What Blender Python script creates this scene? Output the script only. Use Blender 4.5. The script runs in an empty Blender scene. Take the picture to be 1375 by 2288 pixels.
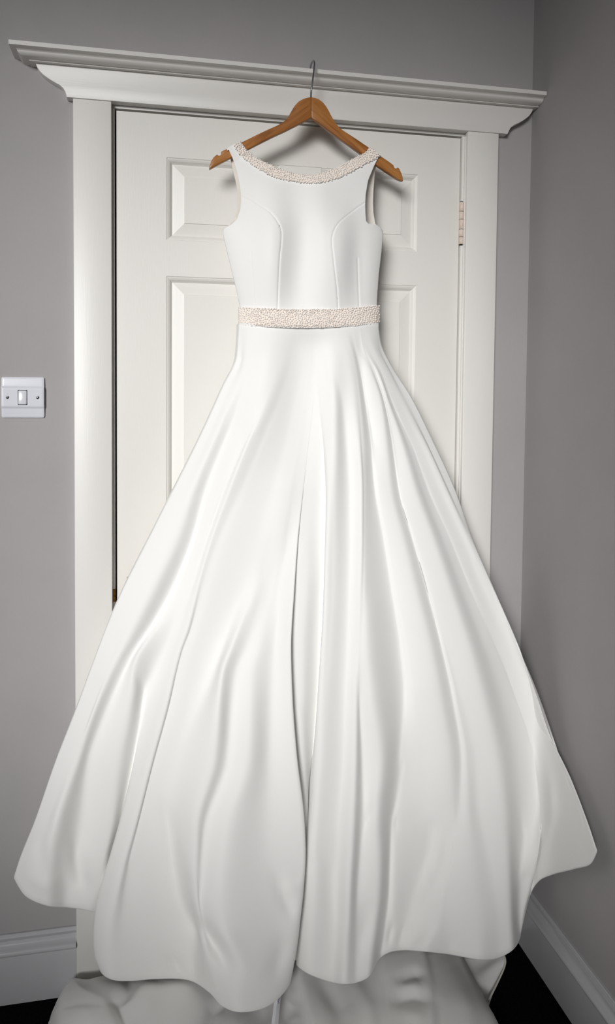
import bpy, bmesh, math, random
import numpy as np
from mathutils import Vector, geometry

random.seed(7); np.random.seed(7)
scene = bpy.context.scene
COL = scene.collection

# ------------------------------------------------------------------ camera
W, H = 1375, 2288
FPX, CX, CY = 1697.0, 687.0, 948.0
CAM = np.array([0.074, -1.703, 1.335])
YAW, PITCH, ROLL = math.radians(11.64), math.radians(-2.50), math.radians(0.53)
_f = np.array([math.sin(YAW)*math.cos(PITCH), math.cos(YAW)*math.cos(PITCH), math.sin(PITCH)])
_r0 = np.array([math.cos(YAW), -math.sin(YAW), 0.0]); _u0 = np.cross(_r0, _f)
_r = math.cos(ROLL)*_r0 + math.sin(ROLL)*_u0
_u = -math.sin(ROLL)*_r0 + math.cos(ROLL)*_u0

cd = bpy.data.cameras.new('camera'); cam = bpy.data.objects.new('camera', cd); COL.objects.link(cam)
from mathutils import Matrix
cam.matrix_world = Matrix(((_r[0], _u[0], -_f[0], CAM[0]), (_r[1], _u[1], -_f[1], CAM[1]),
                           (_r[2], _u[2], -_f[2], CAM[2]), (0, 0, 0, 1)))
cd.sensor_fit = 'HORIZONTAL'; cd.sensor_width = 36.0
cd.lens = FPX*36.0/W
cd.shift_x = (W/2-CX)/W; cd.shift_y = (CY-H/2)/W
cd.clip_start = 0.05; cd.clip_end = 50
scene.camera = cam

# ------------------------------------------------------------------ world, lights, exposure
world = bpy.data.worlds.new('world'); scene.world = world; world.use_nodes = True
bgn = world.node_tree.nodes['Background']
bgn.inputs[0].default_value = (0.86, 0.90, 1.0, 1); bgn.inputs[1].default_value = 0.03

def area(name, loc, target, sx, sy, power, color, spread):
    l = bpy.data.lights.new(name, 'AREA'); l.shape = 'RECTANGLE'; l.size = sx; l.size_y = sy
    l.energy = power; l.color = color; l.spread = math.radians(spread)
    o = bpy.data.objects.new(name, l); COL.objects.link(o); o.location = loc
    o.rotation_euler = (Vector(target)-Vector(loc)).to_track_quat('-Z', 'Y').to_euler()
    return o
area('window_daylight', (-0.98, -2.85, 1.75), (0.26, -0.1, 1.14), 1.6, 1.8, 9.2, (1.0, 0.995, 0.99), 29)
scene.view_settings.view_transform = 'Standard'; scene.view_settings.look = 'None'
scene.view_settings.gamma = 1.0; scene.view_settings.use_curve_mapping = False
scene.view_settings.exposure = 0.0

# ------------------------------------------------------------------ helpers
def ray(px, py): return _f + (px-CX)/FPX*_r - (py-CY)/FPX*_u
def at(px, py, Y):
    d = ray(px, py); return CAM + d*((Y-CAM[1])/d[1])
def atz(px, py, z):
    d = ray(px, py); return CAM + d*((z-CAM[2])/d[2])
def atx(px, py, x):
    d = ray(px, py); return CAM + d*((x-CAM[0])/d[0])
def pix(P):
    d = np.asarray(P)-CAM; w = d@_f
    return CX+FPX*(d@_r)/w, CY-FPX*(d@_u)/w
def sstep(a, b, x):
    t = np.clip((np.asarray(x, float)-a)/(b-a), 0, 1); return t*t*(3-2*t)
def pchip(xs, ys):
    xs = np.array(xs, float); ys = np.array(ys, float)
    h = np.diff(xs); d = np.diff(ys)/h; n = len(xs); m = np.zeros(n)
    if n == 2: m[:] = d[0]
    else:
        for i in range(1, n-1):
            if d[i-1]*d[i] > 0:
                w1 = 2*h[i]+h[i-1]; w2 = h[i]+2*h[i-1]; m[i] = (w1+w2)/(w1/d[i-1]+w2/d[i])
        m[0] = d[0]; m[-1] = d[-1]
    def f(x):
        x = np.clip(np.asarray(x, float), xs[0], xs[-1])
        i = np.clip(np.searchsorted(xs, x)-1, 0, n-2)
        t = (x-xs[i])/h[i]; t2 = t*t; t3 = t2*t
        return (2*t3-3*t2+1)*ys[i]+(t3-2*t2+t)*h[i]*m[i]+(-2*t3+3*t2)*ys[i+1]+(t3-t2)*h[i]*m[i+1]
    return f
def interp(pts):
    p = sorted(pts, key=lambda q: q[0]); return pchip([q[0] for q in p], [q[1] for q in p])
def poly_dist(px, py, pts):
    """signed distance (px) to a polyline and the fraction along it; px,py arrays"""
    best = np.full(np.shape(px), 1e9); sg = np.zeros(np.shape(px)); fr = np.zeros(np.shape(px))
    n = len(pts)-1
    for i in range(n):
        (ax, ay), (bx, by) = pts[i], pts[i+1]
        vx, vy = bx-ax, by-ay; L2 = vx*vx+vy*vy
        t = np.clip(((px-ax)*vx+(py-ay)*vy)/L2, 0, 1)
        dx, dy = px-(ax+t*vx), py-(ay+t*vy); d = np.hypot(dx, dy)
        c = vx*dy-vy*dx
        m = d < best
        best = np.where(m, d, best); sg = np.where(m, np.sign(c), sg); fr = np.where(m, (i+t)/n, fr)
    return best, sg, fr

def mesh_obj(name, verts, faces, mat, parent=None, smooth=True, uv=None):
    me = bpy.data.meshes.new(name); me.from_pydata([tuple(v) for v in verts], [], faces)
    bm = bmesh.new(); bm.from_mesh(me); bmesh.ops.recalc_face_normals(bm, faces=bm.faces); bm.to_mesh(me); bm.free()
    if smooth: me.polygons.foreach_set('use_smooth', [True]*len(me.polygons))
    me.update()
    o = bpy.data.objects.new(name, me); COL.objects.link(o)
    if mat: me.materials.append(mat)
    if parent is not None: o.parent = parent
    return o
def bm_obj(name, bm, mat, parent=None, smooth=False):
    bmesh.ops.recalc_face_normals(bm, faces=bm.faces)
    me = bpy.data.meshes.new(name); bm.to_mesh(me); bm.free()
    if smooth: me.polygons.foreach_set('use_smooth', [True]*len(me.polygons))
    o = bpy.data.objects.new(name, me); COL.objects.link(o)
    if mat: me.materials.append(mat)
    if parent is not None: o.parent = parent
    return o
def smooth_by_angle(o, deg=35):
    me = o.data
    me.polygons.foreach_set('use_smooth', [True]*len(me.polygons))
    bm = bmesh.new(); bm.from_mesh(me)
    for e in bm.edges:
        if len(e.link_faces) == 2 and e.calc_face_angle(0) > math.radians(deg): e.smooth = False
    bm.to_mesh(me); bm.free()
def box(name, x0, x1, y0, y1, z0, z1, mat, parent=None, bev=0.0):
    bm = bmesh.new()
    v = [bm.verts.new((x, y, z)) for x in (x0, x1) for y in (y0, y1) for z in (z0, z1)]
    for f in ((0, 1, 3, 2), (4, 6, 7, 5), (0, 4, 5, 1), (2, 3, 7, 6), (0, 2, 6, 4), (1, 5, 7, 3)):
        bm.faces.new([v[i] for i in f])
    if bev: bmesh.ops.bevel(bm, geom=bm.edges[:], offset=bev, segments=2, profile=0.5, affect='EDGES')
    o = bm_obj(name, bm, mat, parent)
    if bev: smooth_by_angle(o, 50)
    return o
def grid_faces(nr, nc, wrap=False):
    f = []
    for i in range(nr-1):
        for j in range(nc if wrap else nc-1):
            k = (j+1) % nc
            f.append((i*nc+j, i*nc+k, (i+1)*nc+k, (i+1)*nc+j))
    return f
def tube(name, pts, rad, mat, parent=None, seg=12, closed_ends=True):
    P = [Vector(p) for p in pts]; n = len(P); verts = []
    up = Vector((1, 0, 0))
    for i in range(n):
        t = (P[min(i+1, n-1)]-P[max(i-1, 0)]).normalized()
        a = (up-t*up.dot(t))
        if a.length < 1e-4: a = Vector((0, 1, 0))-t*t.y
        a.normalize(); b = t.cross(a)
        r = rad[i] if isinstance(rad, (list, tuple)) else rad
        for k in range(seg):
            an = 2*math.pi*k/seg; verts.append(P[i]+a*math.cos(an)*r+b*math.sin(an)*r)
    faces = grid_faces(n, seg, True)
    if closed_ends:
        faces.append(tuple(range(seg))[::-1]); faces.append(tuple((n-1)*seg+k for k in range(seg)))
    return mesh_obj(name, verts, faces, mat, parent)
def catmull(pts, per):
    P = [np.array(p, float) for p in pts]; out = []
    for i in range(len(P)-1):
        p0 = P[i-1] if i else 2*P[0]-P[1]; p3 = P[i+2] if i+2 < len(P) else 2*P[-1]-P[-2]
        for s in range(per):
            t = s/per
            out.append(0.5*((2*P[i])+(-p0+P[i+1])*t+(2*p0-5*P[i]+4*P[i+1]-p3)*t*t+(-p0+3*P[i]-3*P[i+1]+p3)*t**3))
    out.append(P[-1]); return out
def empty(name, loc, label=None, cat=None):
    o = bpy.data.objects.new(name, None); COL.objects.link(o); o.location = loc
    o.empty_display_size = 0.05
    if label: o['label'] = label; o['category'] = cat
    return o
def adopt(parent):
    """keep world-space meshes in place under an empty that is not at the origin"""
    bpy.context.view_layer.update()
    for c in parent.children: c.matrix_parent_inverse = parent.matrix_world.inverted()
def struct(o, label):
    o['kind'] = 'structure'; o['label'] = label; return o
def cdt(boundary, interior):
    vs = [Vector(p) for p in boundary]+[Vector(p) for p in interior]
    r = geometry.delaunay_2d_cdt(vs, [], [list(range(len(boundary)))], 1, 1e-4)
    return [(v.x, v.y) for v in r[0]], [tuple(f) for f in r[2]]
def inside(pt, poly):
    x, y = pt; c = False; n = len(poly)
    for i in range(n):
        x1, y1 = poly[i]; x2, y2 = poly[(i+1) % n]
        if (y1 > y) != (y2 > y) and x < (x2-x1)*(y-y1)/(y2-y1)+x1: c = not c
    return c
def densify(pts, step, closed=False):
    out = []; n = len(pts)
    for i in range(n if closed else n-1):
        a = np.array(pts[i], float); b = np.array(pts[(i+1) % n], float)
        k = max(1, int(np.linalg.norm(b-a)/step))
        for s in range(k): out.append(tuple(a+(b-a)*s/k))
    if not closed: out.append(tuple(pts[-1]))
    return out

# ------------------------------------------------------------------ materials
def material(name, color, rough=0.5, spec=0.5, metal=0.0, noise=None, bump=None, sheen=0.0, coat=0.0, sss=0.0):
    m = bpy.data.materials.new(name); m.use_nodes = True; nt = m.node_tree; b = nt.nodes['Principled BSDF']
    b.inputs['Base Color'].default_value = (*color, 1); b.inputs['Roughness'].default_value = rough
    b.inputs['Specular IOR Level'].default_value = spec; b.inputs['Metallic'].default_value = metal
    if sheen: b.inputs['Sheen Weight'].default_value = sheen; b.inputs['Sheen Roughness'].default_value = 0.4
    if coat: b.inputs['Coat Weight'].default_value = coat; b.inputs['Coat Roughness'].default_value = 0.15
    tc = nt.nodes.new('ShaderNodeTexCoord')
    if noise:
        scl, c2, st = noise
        n = nt.nodes.new('ShaderNodeTexNoise'); mp = nt.nodes.new('ShaderNodeMapping')
        mp.inputs['Scale'].default_value = st; nt.links.new(tc.outputs['Object'], mp.inputs[0])
        nt.links.new(mp.outputs[0], n.inputs['Vector']); n.inputs['Scale'].default_value = scl; n.inputs['Detail'].default_value = 5
        r = nt.nodes.new('ShaderNodeValToRGB'); r.color_ramp.elements[0].position = 0.35; r.color_ramp.elements[1].position = 0.68
        r.color_ramp.elements[0].color = (*c2, 1); r.color_ramp.elements[1].color = (*color, 1)
        nt.links.new(n.outputs[0], r.inputs[0]); nt.links.new(r.outputs[0], b.inputs['Base Color'])
    if bump:
        scl, st, dist = bump
        n = nt.nodes.new('ShaderNodeTexNoise'); mp = nt.nodes.new('ShaderNodeMapping')
        mp.inputs['Scale'].default_value = st; nt.links.new(tc.outputs['Object'], mp.inputs[0])
        nt.links.new(mp.outputs[0], n.inputs['Vector']); n.inputs['Scale'].default_value = scl; n.inputs['Detail'].default_value = 4
        bp = nt.nodes.new('ShaderNodeBump'); bp.inputs['Strength'].default_value = 0.5; bp.inputs['Distance'].default_value = dist
        nt.links.new(n.outputs[0], bp.inputs['Height']); nt.links.new(bp.outputs[0], b.inputs['Normal'])
    return m
M_wall = material('wall_paint', (0.415, 0.395, 0.395), 0.75, 0.2, noise=(6, (0.395, 0.378, 0.38), (1, 1, 1)), bump=(140, (1, 1, 1), 0.0006))
M_ceil = material('ceiling_paint', (0.75, 0.75, 0.74), 0.8, 0.2)
M_white = material('white_gloss_paint', (0.80, 0.785, 0.75), 0.38, 0.45, noise=(5, (0.775, 0.755, 0.72), (1, 1, 0.3)), bump=(60, (6, 6, 0.35), 0.0003))
M_head = material('head_board_paint', (0.80, 0.785, 0.75), 0.38, 0.45, noise=(5, (0.775, 0.755, 0.72), (0.3, 1, 1)), bump=(60, (0.35, 6, 6), 0.0003))
M_door = material('door_paint', (0.80, 0.785, 0.745), 0.42, 0.4, noise=(4, (0.78, 0.76, 0.715), (1, 1, 0.4)), bump=(70, (5, 5, 0.5), 0.0003))
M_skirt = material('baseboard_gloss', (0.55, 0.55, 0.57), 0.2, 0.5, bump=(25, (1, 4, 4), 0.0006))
M_carpet = material('carpet', (0.006, 0.006, 0.009), 0.95, 0.05, noise=(220, (0.002, 0.002, 0.004), (1, 1, 1)), bump=(400, (1, 1, 1), 0.004))
M_dark = material('gap_shadow', (0.02, 0.015, 0.01), 0.9, 0.1)
M_satin = material('ivory_satin', (0.90, 0.893, 0.872), 0.55, 0.22, sheen=0.15, bump=(900, (1, 1, 1), 0.00008))
M_satin_in = material('satin_lining', (0.80, 0.755, 0.69), 0.6, 0.2)
M_pearl = material('pearl', (0.96, 0.92, 0.885), 0.22, 0.6, coat=0.5, noise=(45, (0.93, 0.86, 0.80), (1, 1, 1)))
M_band = material('pearl_band_cloth', (0.88, 0.79, 0.71), 0.7, 0.2)
M_chrome = material('chrome', (0.62, 0.62, 0.65), 0.12, 0.5, metal=1.0)
M_brass = material('brass', (0.30, 0.16, 0.04), 0.35, 0.5, metal=1.0, noise=(200, (0.09, 0.045, 0.015), (1, 1, 1)))
M_plastic = material('switch_plastic', (0.72, 0.73, 0.78), 0.18, 0.5)
M_hinge = material('painted_hinge', (0.80, 0.70, 0.62), 0.4, 0.4, noise=(90, (0.72, 0.58, 0.47), (1, 1, 1)))
M_label = material('label_ribbon', (0.95, 0.95, 0.99), 0.5, 0.3)
M_ink = material('purple_ink', (0.10, 0.05, 0.28), 0.6, 0.2)

def wood_material():
    m = bpy.data.materials.new('hanger_wood'); m.use_nodes = True; nt = m.node_tree; b = nt.nodes['Principled BSDF']
    b.inputs['Roughness'].default_value = 0.36; b.inputs['Specular IOR Level'].default_value = 0.4
    b.inputs['Coat Weight'].default_value = 0.25; b.inputs['Coat Roughness'].default_value = 0.25
    tc = nt.nodes.new('ShaderNodeTexCoord'); mp = nt.nodes.new('ShaderNodeMapping')
    mp.inputs['Scale'].default_value = (7, 60, 60)
    nt.links.new(tc.outputs['UV'], mp.inputs[0])
    n = nt.nodes.new('ShaderNodeTexNoise'); n.inputs['Scale'].default_value = 1.0; n.inputs['Detail'].default_value = 6
    n.inputs['Distortion'].default_value = 1.2
    nt.links.new(mp.outputs[0], n.inputs['Vector'])
    r = nt.nodes.new('ShaderNodeValToRGB'); e = r.color_ramp.elements
    e[0].position = 0.30; e[0].color = (0.20, 0.066, 0.015, 1); e[1].position = 0.72; e[1].color = (0.48, 0.21, 0.058, 1)
    k = e.new(0.5); k.color = (0.38, 0.148, 0.036, 1)
    nt.links.new(n.outputs[0], r.inputs[0]); nt.links.new(r.outputs[0], b.inputs['Base Color'])
    return m
M_wood = wood_material()

# ------------------------------------------------------------------ the room
XC = 0.967                    # corner with the right-hand wall
DW, DH = 0.786, 1.931         # door leaf
YB = -0.020                   # face of casing
wall_back = struct(box('wall_back', -1.9, XC, 0.046, 0.15, 0, 2.62, M_wall), 'grey-lilac painted wall behind the door')
# plaster skin around the opening so that the door sits in a real opening
for (nm, a, b_, c, d) in (('plaster', -1.9, -0.012, 0, 2.62), ('plaster', 0.800, XC, 0, 2.62), ('plaster', -0.012, 0.800, 1.945, 2.62)):
    p = box(nm, a, b_, 0.0, 0.046, c, d, M_wall, wall_back)
wall_right = struct(box('wall_right', XC, XC+0.1, -3.4, 0.15, 0, 2.62, M_wall), 'shadowed grey wall on the right of the door')
floor = struct(box('floor', -1.9, XC+0.1, -3.4, 0.15, -0.1, 0, M_carpet), 'near-black carpet under the dress')
ceiling = struct(box('ceiling', -1.9, XC+0.1, -3.4, 0.15, 2.62, 2.7, M_ceil), 'white ceiling above the picture')

def extrude_profile(name, prof, path_fn, n, mat, parent=None, cap=True, deg=28):
    """prof: list of (out, z); path_fn(i, out, z) -> xyz for station i of n"""
    verts = []; m = len(prof)
    for i in range(n):
        for (o_, z) in prof: verts.append(path_fn(i, o_, z))
    faces = grid_faces(n, m)
    if cap: faces += [tuple(range(m)), tuple((n-1)*m+k for k in range(m))]
    o = mesh_obj(name, verts, faces, mat, parent, smooth=False); smooth_by_angle(o, deg); return o
def arc(cx_, cz_, r, a0, a1, n):
    return [(cx_+r*math.cos(math.radians(a0+(a1-a0)*i/n)), cz_+r*math.sin(math.radians(a0+(a1-a0)*i/n))) for i in range(n+1)]
base_prof = [(0, 0), (0.018, 0), (0.018, 0.106), (0.0195, 0.108)]+arc(0.0185, 0.1165, 0.0075, -70, 75, 8)+\
            [(0.0175, 0.126), (0.0145, 0.1285), (0.0125, 0.133), (0.0125, 0.1385), (0.007, 0.1400), (0.0065, 0.1465), (0.005, 0.148), (0, 0.148)]
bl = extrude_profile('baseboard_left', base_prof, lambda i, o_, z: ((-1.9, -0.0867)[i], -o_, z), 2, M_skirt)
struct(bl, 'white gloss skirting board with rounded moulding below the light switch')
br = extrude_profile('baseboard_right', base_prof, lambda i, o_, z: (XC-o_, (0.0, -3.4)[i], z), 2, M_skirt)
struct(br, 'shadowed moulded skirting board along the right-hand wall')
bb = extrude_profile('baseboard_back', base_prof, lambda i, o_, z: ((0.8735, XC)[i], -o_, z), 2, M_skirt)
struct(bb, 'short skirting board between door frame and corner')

# casing (architrave legs), with slightly eased edges
tl = struct(box('trim_1', -0.0865, -0.0085, YB, 0.0, 0, 1.9425, M_white, bev=0.0015), 'white flat upright casing on the left of the door')
tr = struct(box('trim_2', 0.7965, 0.8735, YB, 0.0, 0, 1.9425, M_white, bev=0.0015), 'white flat upright casing on the right of the door')
# lining strips seen between casing and leaf
lin = struct(box('trim_3', -0.012, -0.0028, -0.003, 0.046, 0, 1.9345, M_white, bev=0.0006), 'thin door lining strip beside the left casing')
lin2 = struct(box('trim_4', DW+0.0035, 0.800, -0.004, 0.046, 0, 1.9345, M_white, bev=0.0006), 'thin door lining strip beside the hinge')
box('stop_bead', DW+0.0085, 0.7975, -0.010, -0.004, 0, 1.9345, M_white, lin2, bev=0.0015)
lin3 = struct(box('trim_5', -0.012, 0.800, 0.0008, 0.046, 1.9362, 1.9445, M_white, bev=0.0006), 'thin door lining strip under the head board')
# keep plate let into the left lining
kz = at(262, 1330, -0.003)[2]
kp = box('strike_plate', -0.0075, -0.0024, -0.0045, 0.012, kz-0.014, kz+0.014, M_brass, lin)
kp['label'] = 'dark brass strike plate'

# head board with ogee ends
left_prof = [(78, 134), (79, 141), (83, 151), (88, 159), (96, 168), (108, 177), (122, 186), (133, 192), (141, 199), (146, 208), (149, 220)]
right_prof = [(1135, 305.5), (1138.5, 297), (1142, 290), (1150, 283), (1162, 277), (1174, 269), (1183, 261), (1189, 252), (1192, 244), (1193, 236)]
YH = -0.023
lp = [at(x, y, YH) for x, y in left_prof]; rp = [at(x, y, YH) for x, y in right_prof]
zt = 2.0125; zb = 1.9425
L = [(p[0], p[2]) for p in lp]; R_ = [(p[0], p[2]) for p in rp]
def remap(pr, top_first):
    zs = [q[1] for q in pr]; a, b_ = max(zs), min(zs)
    return [(q[0], zb+(q[1]-b_)/(a-b_)*(zt-zb)) for q in pr]
L = remap(L, True); R_ = remap(R_, False)
outline = L+R_
bm = bmesh.new()
fv = [bm.verts.new((x, YH, z)) for x, z in outline]; bm.faces.new(fv)
ext = bmesh.ops.extrude_face_region(bm, geom=bm.faces[:])
bmesh.ops.translate(bm, vec=(0, -YH, 0), verts=[v for v in ext['geom'] if isinstance(v, bmesh.types.BMVert)])
fe = [e for e in bm.edges if all(abs(v.co.y-YH) < 1e-6 for v in e.verts)]
bmesh.ops.bevel(bm, geom=fe, offset=0.0012, segments=2, profile=0.5, affect='EDGES')
hb = bm_obj('trim_6', bm, M_head); smooth_by_angle(hb, 40)
struct(hb, 'white head board with scrolled ends above the door')
# cornice shelf on the head board
cor = [(0.070, 2.029), (0.070, 2.0205), (0.0675, 2.0198), (0.063, 2.0190), (0.0585, 2.0185), (0.0565, 2.0172)]+\
      [(0.040+0.0155*math.cos(math.radians(a)), 2.0172-0.0085*math.sin(math.radians(a))) for a in (5, 20, 35, 50, 65, 80, 90)]+\
      [(0.034, 2.0085), (0.034, 2.0062), (0.0, 2.0062)]
prof = [(0.0, 2.029)]+cor
xl0 = L[0][0]; xr0 = XC-0.0008
def cor_path(i, o_, z):
    ext_ = max(o_-0.023, 0.0)*0.92
    if i == 0: return (xl0-ext_, 0.0, z)
    if i == 1: return (xl0-ext_, -o_, z)
    return (xr0, -o_, z)
crn = extrude_profile('cornice', prof, cor_path, 3, M_head, hb, cap=False, deg=24)
crn['label'] = 'moulded cornice ledge along the top'
# ------------------------------------------------------------------ door
door = empty('door_1', (0, 0.0, 0)); door['kind'] = 'structure'; door['label'] = 'white six-panel door behind the dress, hinged on the right'
DY1 = 0.040
XP = [0.107, 0.358, 0.452, 0.683]      # stile / panel borders
ZP = [(1.662, 1.8405), (0.93, 1.584), (0.20, 0.80)]
XS = [(0.001, XP[0]), (XP[1], XP[2]), (XP[3], DW)]
box('stile', XS[0][0], XS[0][1], 0, DY1, 0.006, DH, M_door, door)
box('stile', XS[2][0], XS[2][1], 0, DY1, 0.006, DH, M_door, door)
zr = [(0.006, ZP[2][0]), (ZP[2][1], ZP[1][0]), (ZP[1][1], ZP[0][0]), (ZP[0][1], DH)]
for a, b_ in zr: box('rail', XP[0]-0.0004, XP[3]+0.0004, 0.00002, DY1, a, b_, M_door, door)
for a, b_ in ZP: box('muntin', XP[1], XP[2], 0.00002, DY1, a-0.0004, b_+0.0004, M_door, door)
def panel(x0, x1, z0, z1):
    """ovolo moulding into the recess, then raised and fielded panel"""
    rings = [(0.0, 0.0), (0.0012, 0.0016), (0.0035, 0.0022), (0.007, 0.0042), (0.0105, 0.0085), (0.0125, 0.0105)]
    n = [(0.0125, 0.0105), (0.0385, 0.0056), (0.0392, 0.0036), (0.0405, 0.0036)]
    def build(nm, rs, fill):
        verts = []; faces = []
        for i, (o_, d) in enumerate(rs):
            verts += [(x0+o_, d, z0+o_), (x1-o_, d, z0+o_), (x1-o_, d, z1-o_), (x0+o_, d, z1-o_)]
            if i:
                for k in range(4):
                    faces.append(((i-1)*4+k, (i-1)*4+(k+1) % 4, i*4+(k+1) % 4, i*4+k))
        if fill: faces.append(tuple((len(rs)-1)*4+k for k in range(4)))
        else:
            b0 = len(verts)
            verts += [(x0, 0.02, z0), (x1, 0.02, z0), (x1, 0.02, z1), (x0, 0.02, z1)]
        o = mesh_obj(nm, verts, faces, M_door, door, smooth=False); return o
    mo = build('panel_moulding', rings, False); mo.data.polygons.foreach_set('use_smooth', [False]*len(mo.data.polygons))
    build('panel', n, True)
for z0, z1 in ZP:
    panel(XP[0], XP[1], z0, z1); panel(XP[2], XP[3], z0, z1)
# brass escutcheon behind the skirt edge
pz = at(284, 1289, -0.001)
ep = box('handle_plate', pz[0], pz[0]+0.042, -0.003, 0.0, pz[2]-0.15, pz[2], M_brass, door, bev=0.0006); ep['label'] = 'aged brass handle plate'
# hinge
hx = DW+0.0022; hz1 = at(1033, 451, -0.008)[2]; hz0 = at(1030, 546, -0.008)[2]
hinge = mesh_obj('hinge', *(lambda v: (v, [(0, 1, 2, 3)]))([(hx-0.002, -0.0004, hz0), (hx+0.0075, -0.0004, hz0), (hx+0.0075, -0.0004, hz1), (hx-0.002, -0.0004, hz1)]), M_hinge, door, smooth=False)
hinge['label'] = 'cream painted butt hinge'
kn = [0, 0.175, 0.355, 0.59, 0.775, 1.0]
for i in range(5):
    a = hz0+(hz1-hz0)*kn[i]+0.0005; b_ = hz0+(hz1-hz0)*kn[i+1]-0.0005
    rr = 0.0053
    tube('knuckle', [(hx+0.001, -0.0065, a), (hx+0.001, -0.0065, a+0.0006), (hx+0.001, -0.0065, b_-0.0006), (hx+0.001, -0.0065, b_)], [rr*0.86, rr, rr, rr*0.86], M_hinge, hinge, 16)
tube('hinge_pin', [(hx+0.001, -0.0065, hz0-0.001), (hx+0.001, -0.0065, hz1+0.001)], 0.0036, M_dark, hinge, 10)

# ------------------------------------------------------------------ light switch
sw = empty('light_switch', (-0.235+0.043, 0, 1.273), 'white square light switch with two screws on the grey wall', 'light switch')
S0x, S0z = -0.235, 1.273
def switch_plate():
    n = 40; verts = []; idx = {}
    def yprof(v):      # v in [0,1] up the plate: low sloping bands above and below a raised centre band
        e = abs(v-0.5)
        return -(0.0062+0.0034*(1-sstep(0.235, 0.262, e))-0.0014*sstep(0.27, 0.5, e))
    rad = 0.0035; bev = 0.0016
    out = []
    for i in range(n+1):
        for j in range(n+1):
            u, v = i/n, j/n
            x = S0x+u*0.086; z = S0z+v*0.086
            # rounded corners
            dx = max(0, rad-min(u, 1-u)*0.086); dz = max(0, rad-min(v, 1-v)*0.086)
            if dx > 0 and dz > 0:
                l = math.hypot(dx, dz)
                if l > rad:
                    sx = 1 if u < .5 else -1; sz = 1 if v < .5 else -1
                    cxx = (S0x+rad) if u < .5 else (S0x+0.086-rad); czz = (S0z+rad) if v < .5 else (S0z+0.086-rad)
                    x = cxx-sx*dx/l*rad; z = czz-sz*dz/l*rad
            edge = min(u, 1-u, v, 1-v)*0.086
            y = yprof(v)+0.0012*(1-sstep(0, bev*1.6, edge))
            out.append((x, float(y), z))
    faces = grid_faces(n+1, n+1)
    b0 = len(out); ring = [j for j in range(n+1)]+[i*(n+1)+n for i in range(1, n+1)]+[n*(n+1)+j for j in range(n-1, -1, -1)]+[i*(n+1) for i in range(n-1, 0, -1)]
    for k in ring: x, y, z = out[k]; out.append((x, 0.0, z))
    m = len(ring)
    for k in range(m): faces.append((ring[k], ring[(k+1) % m], b0+(k+1) % m, b0+k))
    o = mesh_obj('plate', out, faces, M_plastic, sw, smooth=False); smooth_by_angle(o, 45); return o
switch_plate()
cx_, cz_ = S0x+0.043, S0z+0.043
rk = box('rocker', cx_-0.0085, cx_+0.0085, -0.0126, -0.008, cz_-0.0148, cz_+0.0148, M_plastic, sw, bev=0.0018)
for v in rk.data.vertices:          # rocked: bottom edge stands proud
    if v.co.y < -0.0105: v.co.y += (v.co.z-cz_)*0.09+0.0004
box('rocker_gap', cx_-0.0096, cx_+0.0096, -0.0098, -0.0088, cz_-0.0159, cz_+0.0159, M_dark, sw, bev=0.0004)
for dx in (-0.0302, 0.0302):
    sc = tube('screw', [(cx_+dx, -0.0088, cz_), (cx_+dx, -0.0101, cz_), (cx_+dx, -0.0108, cz_), (cx_+dx, -0.0110, cz_)], [0.0034, 0.0034, 0.0026, 0.0004], M_chrome, sw, 18)
    sl = box('slot', cx_+dx-0.003, cx_+dx+0.003, -0.01112, -0.0104, cz_-0.0004, cz_+0.0004, M_dark, sc)
adopt(sw)

# ------------------------------------------------------------------ clothes hanger
YHG = -0.086
hanger = empty('clothes_hanger', tuple(at(694.5, 300, YHG)), 'varnished brown wooden clothes hanger with metal hook on the cornice', 'hanger')
def cr3(p): return (430+p[0]/2.75, 120+p[1]/2.75)
LT = [(728, 272), (708, 274), (690, 279), (668, 288), (650, 300), (634, 316), (620, 335), (605, 362), (590, 388), (577, 406), (560, 421), (542, 433), (520, 445), (460, 472), (400, 500), (310, 545), (250, 573), (215, 588), (184, 601), (177, 606), (178, 616), (174, 626), (166, 631), (157, 629), (152, 623), (144, 628), (130, 640), (115, 664), (106, 692), (103, 712)]
LB = [(112, 711), (180, 673), (250, 637), (350, 588), (430, 547), (500, 512), (560, 485), (620, 455), (680, 424), (728, 399)]
RT = [(728, 272), (752, 276), (775, 285), (800, 304), (820, 329), (836, 356), (850, 384), (865, 411), (880, 433), (894, 451), (912, 468), (950, 493), (1000, 525), (1085, 583), (1150, 630), (1200, 664), (1232, 688), (1235, 698), (1240, 706), (1248, 709), (1255, 706), (1259, 701), (1268, 710), (1280, 735), (1289, 762), (1292, 785)]
RB = [(1280, 784), (1258, 775), (1190, 730), (1120, 682), (1040, 625), (960, 566), (880, 510), (830, 474), (790, 443), (760, 420), (728, 399)]
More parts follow.
